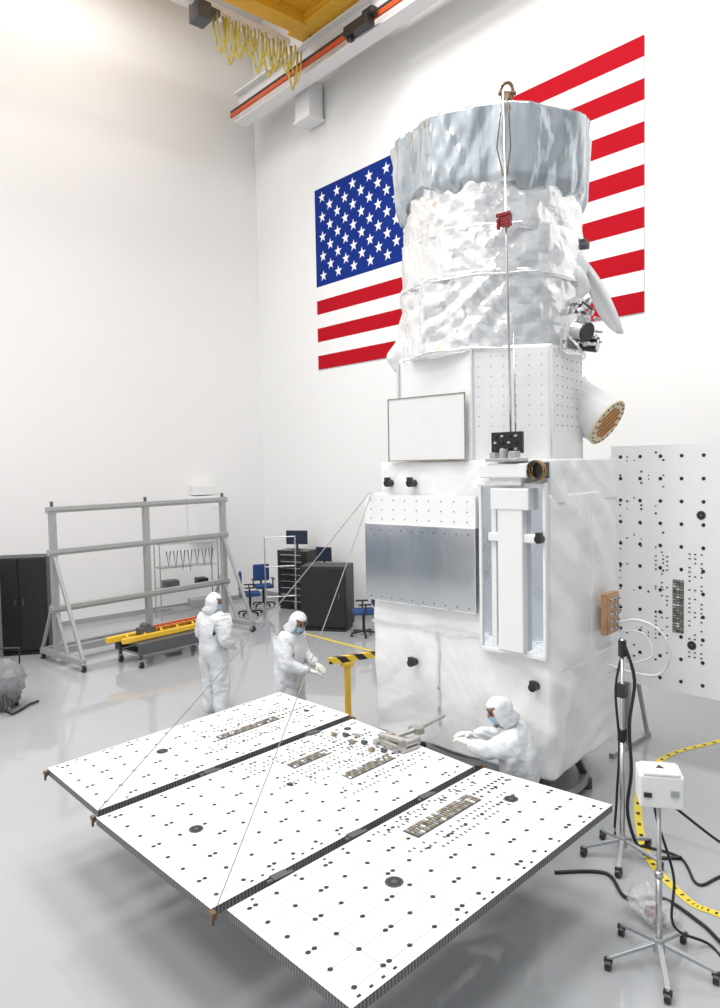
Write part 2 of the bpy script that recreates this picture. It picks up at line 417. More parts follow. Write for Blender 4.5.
def circ(r,n=48,c=(0,0),wob=0):
    return [(c[0]+(r+wob*math.cos(8*2*math.pi*k/n))*math.cos(2*math.pi*k/n),c[1]+(r+wob*math.cos(8*2*math.pi*k/n))*math.sin(2*math.pi*k/n)) for k in range(n)]
def gather(q,z):
    a=math.atan2(q.y,q.x); t=(z-6.15)/.7
    return .045*t+.010*math.sin(a*26+2*nz(V((q.x*2,q.y*2,z*2))))*max(0,.7-t)+(-.03*max(0,1-t*8))
wrap(circ(1.0,48,(-.02,-.02),.03),6.14,6.87,'sunshade_shroud',shr,.075,1.5,(1.3,1.3,.45),step=.020,rag=.14,label='blue-grey translucent film shroud with vertical folds',bulge=gather,warp=.6)
for k,(za,zb,rr_) in enumerate(((5.74,6.30,.945),(5.30,5.80,.957),(4.58,5.36,.965))):
    wrap(circ(rr_,48,(-.03,-.03)),za,zb,'barrel_blanket',mliS,.065,1.25,(1,1,1),step=.020,seed=k+1,nf=9,rag=.05,warp=.8)
for z in (5.31,4.60):
    MB().tube([((.985)*math.cos(t)-.03,(.985)*math.sin(t)-.03,z+.03*nz(V((3*math.cos(t),3*math.sin(t),z)))) for t in [2*math.pi*j/80 for j in range(80)]],.008,closed=True).obj('seam_tape',tapeS,sc,off=OFF)
up_=[(-.72,-.78),(.32,-.93),(.95,-.55),(.82,.4),(.5,.85),(-.5,.85),(-.9,.3)]
wrap(up_,3.45,4.62,'upper_equipment_section',mliF,.012,1.0,(1,1,.6),seed=3,nf=6)
def rpoly(pts,r=.045):
    out=[]
    n=len(pts)
    for i in range(n):
        a,b_,c_=V(pts[i-1]),V(pts[i]),V(pts[(i+1)%n])
        p0=b_+(a-b_).normalized()*r; p1=b_+(c_-b_).normalized()*r
        out+=[tuple(p0),tuple((p0+p1)/2*.5+b_*.5),tuple(p1)]
    return out
bus=rpoly([(-.99,-.94),(1.14,-.94),(1.14,.57),(.80,.94),(-.99,.94)])
bus2=rpoly([(-.88,-.94),(1.12,-.94),(1.12,.57),(.78,.9),(-.88,.9)])
def bbul(q,z): return .010*math.sin((z-.55)*2.4)+.022*nz(V((q.x*1.5,q.y*1.5,z*1.4)))
wrap(bus,.55,3.19,'bus_body',mliW,.048,1.0,(1,1,.9),step=.022,seed=5,nf=10,bulge=bbul,warp=.7)
wrap(bus2,3.1,3.52,'bus_upper_blanket',mliW,.04,1.4,(1,1,.8),step=.022,seed=6,nf=9,warp=.7)
MB().box((-.305,-1.03,2.45),(1.42,.05,.83)).obj('radiator_panel',radM,sc,off=OFF,bevel=.006,label='silver mirrored radiator panel')
mb=MB(); mb.box((-.305,-1.015,3.02),(1.42,.05,.31))
for i in range(9):
    for j in range(3): mb.box((-.93+i*.155,-1.042,2.92+j*.1),(.010,.006,.010),1)
mb.obj('dotted_panel',[mliF,dots],sc,off=OFF)
mb=MB()
for i in range(10):
    for j in range(2): mb.box((-.93+i*.14,-1.057,2.08+j*.72),(.010,.006,.010),0)
o=mb.obj('radiator_fasteners',dots,sc,off=OFF); o['kind']='stuff'
mb=MB(); mb.box((-.225,-.975,3.86),(.97,.02,.66))
for a,b_ in (((-.71,-.988,3.53),(-.71,-.988,4.19)),((.26,-.988,3.53),(.26,-.988,4.19)),((-.71,-.988,4.185),(.26,-.988,4.185)),((-.71,-.988,3.535),(.26,-.988,3.535))): mb.bar(a,b_,.009,.009,1)
mb.obj('framed_panel',[whiteP,brownC],sc,off=OFF,label='white square panel with thin brownish edge')
mb=MB()
for i in range(6):
    for j in range(8):
        t=(i+.5)/6; x=.34+t*.6; y=-.955+t*.38
        mb.sph((x,y-.012,3.85+j*.095),.005,seg=6)
        t=(i+.5)/6; mb.sph((.965-.13*t,-.5+.9*t,3.85+j*.095),.006,seg=6)
o=mb.obj('fasteners',dots,sc,off=OFF); o['kind']='stuff'
for pa in ((.32,-.95),(.97,-.57),(-.72,-.8)):
    MB().bar((pa[0],pa[1],3.55),(pa[0],pa[1],4.6),.02,.02).obj('edge_trim',tapeS,sc,off=OFF)
for a,b_ in (((-.99,-.99,1.78),(.42,-.99,1.80)),((1.19,-.85,1.55),(1.19,.5,1.58)),((-.1,-.98,.8),(-.12,-.98,1.8)),((1.19,-.2,1.6),(1.19,-.18,3.1))):
    a=V(a); b_=V(b_); ax='y' if abs(a.y-b_.y)<.01 else 'x'
    mb=MB(); d=(b_-a).normalized(); nrm=V((0,-1,0)) if ax=='y' else V((1,0,0)); sd=d.cross(nrm)*.014
    n=30; prev=None
    for k in range(n+1):
        q=a.lerp(b_,k/n)+nrm*.012*nz(V((k*.4,a.z,0)))+sd*1.0*nz(V((k*.2,5,a.z)))
        cur=(q+sd,q-sd)
        if prev: mb.poly([prev[0],cur[0],cur[1],prev[1]])
        prev=cur
    mb.obj('tape_seam',tapeS,sc,off=OFF)
MB().box((.79,-1.005,2.50),(.66,.03,1.56)).obj('column_backing',glassB,sc,off=OFF,bevel=.005,label='mirrored recess backing')
MB().box((.82,-1.06,2.50),(.26,.10,1.52)).box((.82,-1.06,3.16),(.40,.12,.20)).box((.84,-1.045,2.80),(.54,.08,.08)).obj('structural_column',white,sc,off=OFF,bevel=.012)
for xx_ in (.455,1.13): MB().box((xx_,-1.01,2.5),(.03,.06,1.60)).obj('recess_frame',white,sc,off=OFF,bevel=.006)
MB().box((.79,-1.01,1.71),(.70,.06,.04)).obj('recess_frame',white,sc,off=OFF,bevel=.006)
MB().box((.79,-1.01,3.29),(.70,.06,.03)).obj('recess_frame',white,sc,off=OFF,bevel=.006)
MB().box((.60,-1.02,2.5),(.05,.02,1.5)).obj('edge_strip',whiteP,sc,off=OFF)
MB().box((.76,-1.06,3.42),(.50,.14,.13)).box((.76,-1.04,3.33),(.34,.10,.1)).obj('column_cap',white,sc,off=OFF,bevel=.012)
for q in ((-.40,-1.03,1.42),(-.40,-1.0,3.3),(1.0,-1.0,1.42),(1.10,-1.05,2.80),(-.72,-.98,3.3)):
    q=V(q); MB().cyl(q+V((0,.05,0)),q+V((0,-.05,0)),.040,seg=16).box(q+V((.0,-.03,.045)),(.05,.05,.035)).obj('sensor_fitting',blackG,sc,off=OFF,bevel=.004)
mb=MB()
for k in range(4): mb.tube([(1.09+.07*math.cos(t),-1.07-k*.02,3.42+.085*math.sin(t)) for t in [2*math.pi*j/16 for j in range(16)]],.012,closed=True,mi=k%2)
mb.box((1.09,-1.01,3.42),(.1,.12,.14),1)
mb.obj('coiled_cable',[mat('amber',(.60,.30,.03),.4),blackG],sc,off=OFF,smooth=False)
rx,ry=.74,-.93
MB().cyl((rx,ry,3.6),(rx-.03,ry-.04,6.90),.012).obj('lifting_rod',steel,sc,off=OFF,smooth=True)
MB().cyl((rx+.05,ry,3.6),(rx+.05,ry-.03,4.7),.008).obj('thin_rod',steel,sc,off=OFF,smooth=True)
mb=MB(); c=V((.64,-.78,6.98))
mb.tube([c+V((.055*math.cos(t)*.74,.055*math.cos(t)*.67,.08*math.sin(t))) for t in [2*math.pi*j/20 for j in range(20)]],.017,closed=True)
mb.cyl(c+V((0,0,-.2)),c+V((0,0,-.07)),.035).cyl(c+V((-.06,-.055,-.02)),c+V((.06,.055,-.02)),.02).box(c+V((0,0,-.17)),(.1,.1,.04)).box(c+V((0,0,-.06)),(.08,.08,.05))
mb.obj('lifting_ring',bronze,sc,off=OFF,label='bronze lifting shackle on top')
for s_ in (-1,1):
    MB().tube([(.70,-.88,6.86),(.72+.03*s_,-.96+.02*s_,6.7),(.70+.05*s_,-.95+.04*s_,6.4),(.70+.02*s_,-.93,6.15)],.006).obj('tie_down_cord',bronze,sc,off=OFF)
mb=MB(); mb.box((.74,-1.0,5.72),(.10,.08,.11)).box((.74,-1.04,5.76),(.15,.02,.035)).box((.69,-1.04,5.68),(.03,.03,.1)).box((.79,-1.04,5.68),(.03,.03,.1)); mb.obj('red_tag_cover',redC,sc,off=OFF,bevel=.006)
mb=MB(); mb.box((.74,-1.0,3.68),(.32,.05,.2))
for i in range(4):
    for j in range(3): mb.box((.63+i*.072,-1.03,3.62+j*.06),(.03,.02,.02),1 if (i+j)%2 else 0)
mb.obj('electronics_box',[black,lgrey],sc,off=OFF,bevel=.004)
mb=MB(); mb.box((.76,-1.05,3.52),(.34,.2,.03)).cyl((.76,-1.1,3.52),(.76,-1.1,3.62),.04).box((.66,-1.1,3.56),(.06,.08,.06)).box((.86,-1.08,3.57),(.07,.1,.06)); mb.obj('mounting_bracket',lgrey,sc,off=OFF,bevel=.005)
a=V((.66,.50,4.16)); d=V((.38,.0,-.26)); b_=a+d
mb=MB(); mb.cyl(a,b_,.25,.26,seg=36,mi=0); n=d.normalized(); mb.cyl(b_,b_+n*.02,.265,seg=36,mi=1)
t1=n.orthogonal().normalized(); t2=n.cross(t1)
for k in range(20):
    an=2*math.pi*k/20; q=b_+n*.022+(t1*math.cos(an)+t2*math.sin(an))*.235
    mb.cyl(q,q+n*.006,.012,seg=8,mi=3)
for k in range(5):
    hw=(.11,.16,.18,.16,.11)[k]
    q=b_+n*.022+t2*(-.14+.07*k); mb.bar(q-t1*hw,q+t1*hw,.042,.012,2)
mb.obj('star_tracker_baffle',[white,mat('cream_cover',(.78,.66,.46),.5),kapton,dgrey],sc,off=OFF,smooth=False,label='white cylindrical baffle with orange-taped cover')
MB().cyl((.60,.46,4.32),(.68,.52,4.1),.22,.25,seg=20).obj('baffle_mount',mliF,sc,off=OFF,smooth=True)
c=V((.95,-.02,4.84))
mb=MB(); mb.box(c,(.18,.2,.18),2).cyl(c+V((.05,-.12,-.04)),c+V((.16,-.15,-.08)),.07,mi=1,seg=20).cyl(c+V((.0,.12,-.12)),c+V((.13,.13,-.15)),.065,mi=0,seg=20).cyl(c+V((.16,-.15,-.08)),c+V((.18,-.155,-.087)),.078,mi=0,seg=20).cyl(c+V((-.02,.0,.0)),c+V((-.02,0,.24)),.045,mi=1,seg=12).box(c+V((0,0,.20)),(.16,.18,.04),1).cyl(c+V((.13,.13,-.15)),c+V((.14,.132,-.153)),.05,mi=1,seg=20).tube([c+V((.05,-.1,.1)),c+V((.14,-.16,.16)),c+V((.16,-.05,.12)),c+V((.12,.08,.14))],.012,mi=0).tube([c+V((.0,-.1,-.1)),c+V((.1,-.18,-.18)),c+V((.05,0,-.22)),c+V((0,.1,-.16))],.012,mi=2)
rnd=random.Random(2)
for k in range(60):
    q=c+V((rnd.uniform(.02,.13),rnd.uniform(-.15,.15),rnd.uniform(-.16,.18)))
    if k%3==0: mb.cyl(q,q+V((rnd.uniform(.02,.05),rnd.uniform(-.05,.05),rnd.uniform(-.05,.05))),.014,mi=1,seg=8)
    else: mb.box(q,(rnd.uniform(.02,.05),rnd.uniform(.02,.05),rnd.uniform(.012,.03)),rnd.choice((0,1,1,2)))
for v in mb.bm.verts: v.co=c+(v.co-c)*1.2
mb.obj('gimbal_mechanism',[blackG,steel,white],sc,off=OFF,bevel=.003)
def blob(c,r,scl,name,m,amp=.1,rotz=0):
    mb=MB(); mb.sph((0,0,0),r,scl,seg=48)
    for v in mb.bm.verts:
        v.co+=v.co.normalized()*amp*fold(v.co+V(c),2.0,9,.4)
        v.co=Matrix.Rotation(rotz,3,'Z')@v.co+V(c)
    return mb.obj(name,m,sc,off=OFF,smooth=True)
blob((.86,.20,5.36),.3,(.5,.65,1.05),'side_instrument_cover',mliF,.14)
blob((-.78,-.70,4.68),.16,(.7,.7,1.1),'side_instrument_cover',mliF,.05)
mb=MB(); N=18; prev=None
for k in range(N+1):
    t=k/N; w_=.02+.11*math.sin(math.pi*t)**.7
    q=V((.80+.34*t,.44+.22*t,5.62-.78*t-.05*math.sin(math.pi*t)))
    nrm=V((.55,-.35,.75)).normalized()*w_
    cur=[mb.bm.verts.new(q+nrm*s_+V((0,.05*(1-s_*s_),0))) for s_ in (-1,-.5,0,.5,1)]
    if prev:
        for i in range(4): mb.bm.faces.new((prev[i],cur[i],cur[i+1],prev[i+1]))
    prev=cur
o=mb.obj('dish_antenna_edge',whiteV,sc,off=OFF,smooth=True); m=o.modifiers.new('th','SOLIDIFY'); m.thickness=.05
MB().cyl((.86,.2,5.70),(.98,.23,5.69),.04).box((.92,.22,5.74),(.07,.06,.04)).obj('camera_head',dgrey,sc,off=OFF,bevel=.006)
mb=MB(); mb.box((1.22,.16,1.95),(.06,.30,.42),0).box((1.255,.16,1.95),(.02,.26,.38),0)
for i in range(5):
    for j in range(3): mb.cyl((1.26,.07+j*.09,1.80+i*.075),(1.295,.07+j*.09,1.80+i*.075),.018,mi=1,seg=8)
mb.obj('connector_box',[tanP,lgrey],sc,off=OFF,bevel=.006)
MB().tube(cr_pts([(1.28,.2,1.85),(1.5,.2,1.9),(1.7,.25,1.8),(1.77,.3,1.55),(1.65,.3,1.35),(1.4,.25,1.35),(1.17,.2,1.4)],6),.015).obj('purge_hose',white,sc,off=OFF,smooth=True)
MB().tube(cr_pts([(1.28,.25,1.75),(1.5,.3,1.75),(1.6,.3,1.55),(1.45,.25,1.45),(1.17,.25,1.3)],6),.010).obj('purge_hose',white,sc,off=OFF,smooth=True)
st=thing('support_stand',(SC.x,SC.y,0),psi,'grey steel ring stand beneath the spacecraft','stand')
MB().cyl((0,0,.36),(0,0,.48),.82,.86,seg=40).obj('adapter_ring',lgrey,st)
for k in range(8):
    a=k*math.pi/4+.3; MB().bar((.8*math.cos(a),.8*math.sin(a),.4),(.95*math.cos(a),.95*math.sin(a),.1),.07).cyl((.95*math.cos(a),.95*math.sin(a),0),(.95*math.cos(a),.95*math.sin(a),.1),.06).obj('leg',dgrey,st)
MB().cyl((0,0,.08),(0,0,.16),.98,seg=40).obj('base_ring',grey,st)

# ------------------------------------------------------------------ people
def skin_bm(js,rad,edges,sub=2):
    me=bpy.data.meshes.new('t'); me.from_pydata([tuple(j) for j in js],edges,[]); o=bpy.data.objects.new('t',me); C.objects.link(o)
    m=o.modifiers.new('s','SKIN'); 
    for i,r in enumerate(rad):
        rx_,ry_=(r if isinstance(r,tuple) else (r,r)); me.skin_vertices[0].data[i].radius=(rx_,ry_)
    for i in range(len(js)): me.skin_vertices[0].data[i].use_root=(i==0)
    m.use_smooth_shade=True
    s=o.modifiers.new('u','SUBSURF'); s.levels=sub; s.render_levels=sub
    dg=bpy.context.evaluated_depsgraph_get(); dg.update()
    m2=bpy.data.meshes.new_from_object(o.evaluated_get(dg)); mb=MB(); mb.bm.from_mesh(m2)
    bpy.data.objects.remove(o); return mb
ED=[(0,1),(1,2),(2,3),(3,4),(2,5),(5,6),(6,7),(2,8),(8,9),(9,10),(0,11),(11,12),(12,13),(13,14),(0,15),(15,16),(16,17),(17,18)]
def person(loc,rot,J,headc,hyaw,hpitch,label):
    js=[V(J[k]) for k in ('pel','spi','che','nec','hb','ls','le','lw','rs','re','rw','lh','lk','la','lt','rh','rk','ra','rt')]
    hc=V(headc); HR=Matrix.Rotation(hyaw,3,'Z')@Matrix.Rotation(hpitch,3,'Y')
    rb=[.12,.11,.12,.055,.06,.06,.042,.03,.06,.042,.03,.085,.055,.04,.03,.085,.055,.04,.03]
    mb=skin_bm(js,rb,ED)
    h=bmesh.new(); bmesh.ops.create_uvsphere(h,u_segments=24,v_segments=18,radius=1)
    for v in h.verts:
        x,y,z=v.co; 
        s=1-.18*max(0,-z); v.co=V((x*.100*s+(.012 if x>0 and z<0 else 0),y*.075*s,z*.12))
    for f in h.faces: f.smooth=True
    for v in h.verts: v.co=HR@v.co+hc
    t=bpy.data.meshes.new('h'); h.to_mesh(t); mb.bm.from_mesh(t)
    q=lambda *a:HR@V(a)+hc
    mb.sph(q(.106,0,-.01),.014,(1.2,.8,1.8),rot=HR,seg=8)
    for s in (-1,1):
        mb.sph(q(.088,.032*s,.018),.012,mi=1,seg=8); mb.box(q(.093,.032*s,.04),(.012,.035,.007),1,HR); mb.sph(q(0,.076*s,0),.02,(.8,.4,1.3),rot=HR,seg=8)
    mb.sph(q(.100,0,-.05),.02,(.4,1,.3),mi=1,rot=HR,seg=8)
    P_=mb.obj('person',[skinM,eyeM],smooth=True,recalc=False)
    P_.location=loc; P_.rotation_euler=(0,0,rot); tag(P_,label,'person')
    rc=[.195,.19,.20,.09,.07,.115,.09,.058,.115,.09,.058,.15,.125,.112,.07,.15,.125,.112,.07]
    mb=skin_bm(js,rc,ED,3)
    for v in mb.bm.verts:
        n=v.normal.copy(); q_=v.co+V((rot*3,rot,0)); v.co+=n*(.036*fold(V((q_.x,q_.y,q_.z*2.2)),3.6,10,.5)+.004*noise.noise(q_*7))
    mb.obj('coverall',suit,P_,smooth=True,label='white hooded cleanroom coverall')
    mb=MB(); mb.sph((0,0,0),1,(.125,.106,.146),seg=40)
    dl=[f for f in mb.bm.faces if f.calc_center_median().x>.045 and abs(f.calc_center_median().y)<.08 and -.085<f.calc_center_median().z<.075]
    bmesh.ops.delete(mb.bm,geom=dl,context='FACES')
    for v in mb.bm.verts:
        if v.co.z<-.06: v.co.x-=.02; v.co.z-=.04; v.co.y*=1.35; v.co.x*=1.2
        v.co+=v.co.normalized()*.022*fold(v.co*1.0+V((rot,0,0)),4); v.co=HR@v.co+hc
    o=mb.obj('hood',suit,P_,smooth=True,recalc=False)
    m=o.modifiers.new('th','SOLIDIFY'); m.thickness=.006
    mb=MB(); mb.sph((0,0,0),1,(.118,.088,.13),seg=28)
    dl=[f for f in mb.bm.faces if not(f.calc_center_median().x>.03 and -.10<f.calc_center_median().z<-.002)]
    bmesh.ops.delete(mb.bm,geom=dl,context='FACES')
    for v in mb.bm.verts: v.co=HR@v.co+hc
    mb.obj('face_mask',maskM,P_,smooth=True,recalc=False)
    for w_,e_,side in ((7,6,1),(10,9,-1)):
        wv=js[w_]; d=(js[w_]-js[e_]).normalized(); lat=d.cross(V((0,0,1))).normalized()*side; dn=lat.cross(d).normalized()
        if dn.z>0: dn=-dn
        k=[wv-d*.03,wv+d*.04,wv+d*.085]; rd=[.036,(.04,.03),(.042,.022)]; ed=[(0,1),(1,2)]
        for f_ in range(4):
            o_=lat*(.03-.02*f_); L=(.075,.085,.08,.06)[f_]; base=len(k)
            k+=[wv+d*.095+o_,wv+d*(.095+L*.5)+o_*1.1+dn*.012,wv+d*(.095+L*.85)+o_*1.1+dn*.04]; rd+=[.011,.0095,.008]
            ed+=[(2,base),(base,base+1),(base+1,base+2)]
        base=len(k); k+=[wv+d*.05+lat*.045+dn*.01,wv+d*.09+lat*.065+dn*.025]; rd+=[.012,.010]; ed+=[(1,base),(base,base+1)]
        skin_bm(k,rd,ed,1).obj('glove',gloveM,P_,smooth=True)
    for kn,a_,t_ in ((12,13,14),(16,17,18)):
        A=js[a_]; T_=js[t_]
        skin_bm([A+(js[kn]-A).normalized()*.18,A,T_],[.09,.078,.055],[(0,1),(1,2)],2).obj('boot_cover',suit,P_,smooth=True)
    return P_
base=dict(pel=(0,0,.95),spi=(0,0,1.13),che=(0,0,1.32),nec=(.01,0,1.49),hb=(.02,0,1.55),ls=(0,.2,1.40),rs=(0,-.2,1.40),
  lh=(0,.1,.86),lk=(.03,.12,.5),la=(-.01,.13,.11),lt=(.13,.14,.06),rh=(0,-.1,.86),rk=(.03,-.12,.5),ra=(-.01,-.13,.11),rt=(.13,-.14,.06))
j1=dict(base,le=(.0,.31,1.13),lw=(.20,.20,1.04),re=(-.02,-.31,1.12),rw=(.18,-.18,1.02))
person((-8.98,5.13,0),math.radians(98),j1,(.035,0,1.62),-.9,.12,'person in white hooded coverall standing turned away, hands together')
j2=dict(base,che=(.02,0,1.32),nec=(.07,0,1.48),hb=(.10,0,1.54),ls=(.03,.2,1.41),rs=(.03,-.2,1.41),le=(.08,.25,1.15),lw=(.32,.12,1.08),re=(.08,-.25,1.14),rw=(.32,-.08,1.05))
person((-7.24,5.17,0),math.radians(28),j2,(.13,0,1.61),-.4,.4,'person in white coverall and mask looking down, hands forward')
j3=dict(pel=(-.02,0,.54),spi=(.04,0,.74),che=(.11,0,.95),nec=(.17,0,1.12),hb=(.20,0,1.18),ls=(.12,.19,1.05),rs=(.12,-.19,1.05),
  le=(.28,.22,.98),lw=(.48,.14,1.0),re=(.28,-.22,.98),rw=(.52,-.08,1.0),
  lh=(.04,.1,.5),lk=(.42,.16,.52),la=(.30,.15,.11),lt=(.44,.16,.06),rh=(.04,-.1,.5),rk=(.42,-.14,.52),ra=(.30,-.13,.11),rt=(.44,-.14,.06))
person((-3.84,5.27,0),math.radians(203),j3,(.23,0,1.28),.6,.35,'person in white hooded coverall seated low, leaning over panel hinge')
sl=thing('work_stool',(-3.84,5.27,0),0,'low round steel stool beneath the seated worker','stool')
MB().cyl((0,0,.27),(0,0,.31),.15,seg=20).obj('seat',blackG,sl); 
for k in range(3):
    a=k*2.09; MB().cyl((.08*math.cos(a),.08*math.sin(a),.27),(.14*math.cos(a),.14*math.sin(a),0),.012).obj('leg',steel,sl)

# ------------------------------------------------------------------ rack
ra=thing('storage_rack',(-13.57,4.56,0),math.atan2(3.79,-.49),'tall grey aluminium frame rack on casters with diagonal braces','rack')
L=3.83
for x in (0,L*.5,L): MB().bar((x,0,.15),(x,0,2.86),.11,.11).obj('upright_post',grey,ra,bevel=.006)
for z in (2.80,2.03,1.0):
    MB().bar((-.1,0,z),(L+.1,0,z),.12,.11).bar((-.1,-.07,z),(L+.1,-.07,z),.02,.03).obj('cross_beam',grey,ra,bevel=.004)
for x in (0,L):
    MB().bar((x,-.95,.17),(x,.6,.17),.10,.10).obj('base_leg',grey,ra,bevel=.006)
    MB().bar((x,0,2.0),(x,-.93,.2),.06,.06).obj('diagonal_brace',grey,ra,bevel=.006)
    MB().bar((x,-.4,.2),(x,-.02,.95),.05,.05).obj('diagonal_brace',grey,ra,bevel=.006)
    MB().bar((x,.58,.2),(x,0,1.3),.05,.05).obj('diagonal_brace',grey,ra,bevel=.006)
MB().bar((0,.58,.17),(L,.58,.17),.08,.08).obj('base_beam',grey,ra); MB().bar((0,0,.22),(L,0,.22),.1,.12).obj('base_beam',grey,ra)
def caster(par,x,y,s=1):
    mb=MB(); mb.cyl((x-.02*s,y,.065*s),(x+.02*s,y,.065*s),.065*s,seg=14,mi=1).box((x,y,.125*s),(.07*s,.08*s,.02*s),0).box((x-.035*s,y,.09*s),(.008,.05*s,.09*s),0).box((x+.035*s,y,.09*s),(.008,.05*s,.09*s),0)
    return mb.obj('caster',[steel,rubber],par)
for x in (0,L):
    for y in (-.92,.58): caster(ra,x,y,1.1)
for x in (0,L*.5,L): MB().cyl((x,0,2.86),(x,0,2.95),.03).obj('post_cap',dgrey,ra)

ct=thing('equipment_cart',(-12.6,6.25,0),math.radians(96),'low dark grey platform cart on casters','cart')
MB().box((0,0,.42),(1.7,.85,.06)).box((0,.4,.32),(1.7,.05,.16)).box((0,-.4,.32),(1.7,.05,.16)).obj('platform',dgrey,ct,bevel=.01)
mb=MB().box((0,0,.22),(1.5,.7,.04)); mb.obj('lower_shelf',lgrey,ct)
for x in (-.78,.78):
    for y in (-.35,.35): caster(ct,x,y,1.1); MB().bar((x,y,.15),(x,y,.4),.05).obj('corner_post',dgrey,ct)
lb=thing('lifting_beam',(-12.55,6.2,.455),math.radians(98),'yellow lifting spreader beam lying on the cart','lifting beam')
mb=MB(); mb.bar((-1.15,.12,.06),(1.15,.12,.06),.1,.1).bar((-1.0,-.14,.05),(1.0,-.14,.05),.08,.09)
for k in range(6): mb.bar((-.9+k*.35,-.14,.1),(-.75+k*.35,.12,.1),.04,.04)
mb.obj('beam',yellow,lb,bevel=.008)
mb=MB()
for k in range(9): mb.tube([(-.25+k*.13+.05*math.cos(t),.02,.15+.03*math.sin(t)) for t in [2*math.pi*j/10 for j in range(10)]],.013,closed=True)
mb.bar((-.25,.02,.17),(.85,.05,.17),.03,.03).obj('sling_chain',orange,lb)
MB().box((-.45,-.02,.14),(.3,.18,.12)).cyl((-.45,-.1,.2),(-.45,.08,.2),.07).obj('hoist_body',dgrey,lb,bevel=.008)

def cabinet(name,loc,rot,w,d,h,m,label,cat,doors=2,drawers=0):
    t=thing(name,loc,rot,label,cat)
    MB().box((0,0,h/2+.04),(w,d,h-.08)).box((0,0,.03),(w-.06,d-.06,.06)).obj('body',m,t,bevel=.01)
    for k in range(doors):
        x=-w/2+w*(k+.5)/doors
        dd=MB().box((x,-d/2-.012,h/2+.04),(w/doors-.02,.02,h-.14)).obj('door',m,t,bevel=.004)
        MB().box((x+(w/doors*.35)*(1 if k==0 else -1),-d/2-.035,h*.55),(.02,.025,.12)).obj('handle',dgrey,dd)
    for k in range(drawers):
        z=.12+(h-.16)*(k+.5)/drawers
        dd=MB().box((0,-d/2-.012,z),(w-.04,.02,(h-.16)/drawers-.02)).obj('drawer',m,t,bevel=.004)
        MB().box((0,-d/2-.035,z+.02),(w*.7,.02,.02)).obj('handle',steel,dd)
    return t
cabinet('storage_cabinet',(-14.95,4.42,0),math.radians(60),1.0,.6,1.87,black,'tall black metal storage cabinet against the wall','cabinet')
cabinet('instrument_rack',(-14.15,3.42,0),math.radians(60),.6,.6,1.78,lgrey,'grey wheeled instrument rack beside black cabinet','cabinet',0,5)
cabinet('rolling_cabinet',(-12.28,9.83,0),math.radians(35),1.0,.7,1.38,black,'plain black rolling equipment case on casters','cabinet',1)
cabinet('tool_chest',(-14.55,10.72,0),math.radians(20),.85,.5,1.45,blackG,'black multi-drawer rolling tool chest','tool chest',0,8)
cabinet('tool_chest',(-13.5,10.85,0),math.radians(10),.8,.5,1.1,blackG,'low black drawer chest with computer monitors on top','tool chest',0,5)
for x_,h_,m_ in ((-15.6,2.0,lockB),(-14.4,1.3,lockB),(-12.9,2.1,lockB),(-11.6,1.5,lgrey)):  # unseen lockers, added only to give the mirrored radiator something to reflect
    cabinet('storage_cabinet',(x_,-7.6,0),math.radians(180),.7,.6,h_,m_,'unseen metal locker added to be reflected in the radiator','cabinet')
def monitor(loc,rot,w=.5):
    t=thing('computer_monitor',loc,rot,'black flat computer monitor on a stand','monitor')
    MB().box((0,0,.3),(w,.04,.34)).obj('housing',blackG,t,bevel=.01)
    MB().box((0,-.023,.3),(w-.05,.006,.29)).obj('screen',screen,t)
    MB().box((0,0,.01),(.22,.16,.02)).box((0,.02,.1),(.05,.03,.18)).obj('stand',blackG,t)
monitor((-13.6,10.8,1.105),math.radians(20),.42); monitor((-14.55,10.72,1.455),math.radians(35),.55)
def chair(loc,rot,m,label):
    t=thing('office_chair',loc,rot,label,'chair')
    MB().box((0,0,.5),(.46,.46,.08)).obj('seat',m,t,bevel=.03)
    MB().box((0,.22,.82),(.42,.07,.42)).obj('backrest',m,t,bevel=.03)
    MB().bar((0,.25,.46),(0,.26,.8),.05,.02).cyl((0,0,.1),(0,0,.46),.03).obj('post',blackG,t)
    mb=MB()
    for k in range(5):
        a=k*2*math.pi/5; mb.bar((0,0,.1),(.28*math.cos(a),.28*math.sin(a),.07),.045,.03).sph((.28*math.cos(a),.28*math.sin(a),.03),.03,seg=8)
    mb.obj('base',blackG,t)
    for s in (-1,1): MB().box((.25*s,0,.68),(.05,.26,.03)).bar((.25*s,0,.5),(.25*s,.02,.68),.03,.03).obj('armrest',blackG,t)
chair((-15.45,10.3,0),1.2,blueF,'blue upholstered office chair with black arms')
chair((-14.75,9.45,0),2.6,blueF,'blue office chair near the wire shelving')
chair((-11.2,9.9,0),-.6,blueF,'blue office chair beside black cabinet')
dk=thing('desk',(-10.9,10.75,0),0,'small black desk with paperwork','desk')
MB().box((0,0,.73),(1.2,.6,.04)).obj('top',blackG,dk)
for x in (-.55,.55): MB().bar((x,0,0),(x,0,.72),.04,.5).obj('leg',blackG,dk)
monitor((-11.1,10.8,.755),.1,.45)
ws=thing('wire_shelving',(-15.75,8.35,0),math.radians(80),'chrome wire shelving unit with cables and small items','shelving')
for x in (-.7,.7):
    for y in (-.22,.22): MB().cyl((x,y,0),(x,y,1.8),.015,seg=8).obj('post',steel,ws)
for z in (.2,.7,1.2,1.75):
    mb=MB()
    for y in [-.22+.055*k for k in range(9)]: mb.cyl((-.7,y,z),(.7,y,z),.006,seg=5)
    for x in (-.7,-.2,.2,.7): mb.cyl((x,-.22,z-.01),(x,.22,z-.01),.008,seg=5)
    mb.obj('shelf',steel,ws)
for k in range(7): MB().tube([(-.55+k*.17,-.24,1.6),(-.51+k*.17,-.27,1.25-.05*(k%4)),(-.45+k*.17,-.24,1.6)],.012).obj('hanging_cable',(blackG,blueF)[k%2],ws)
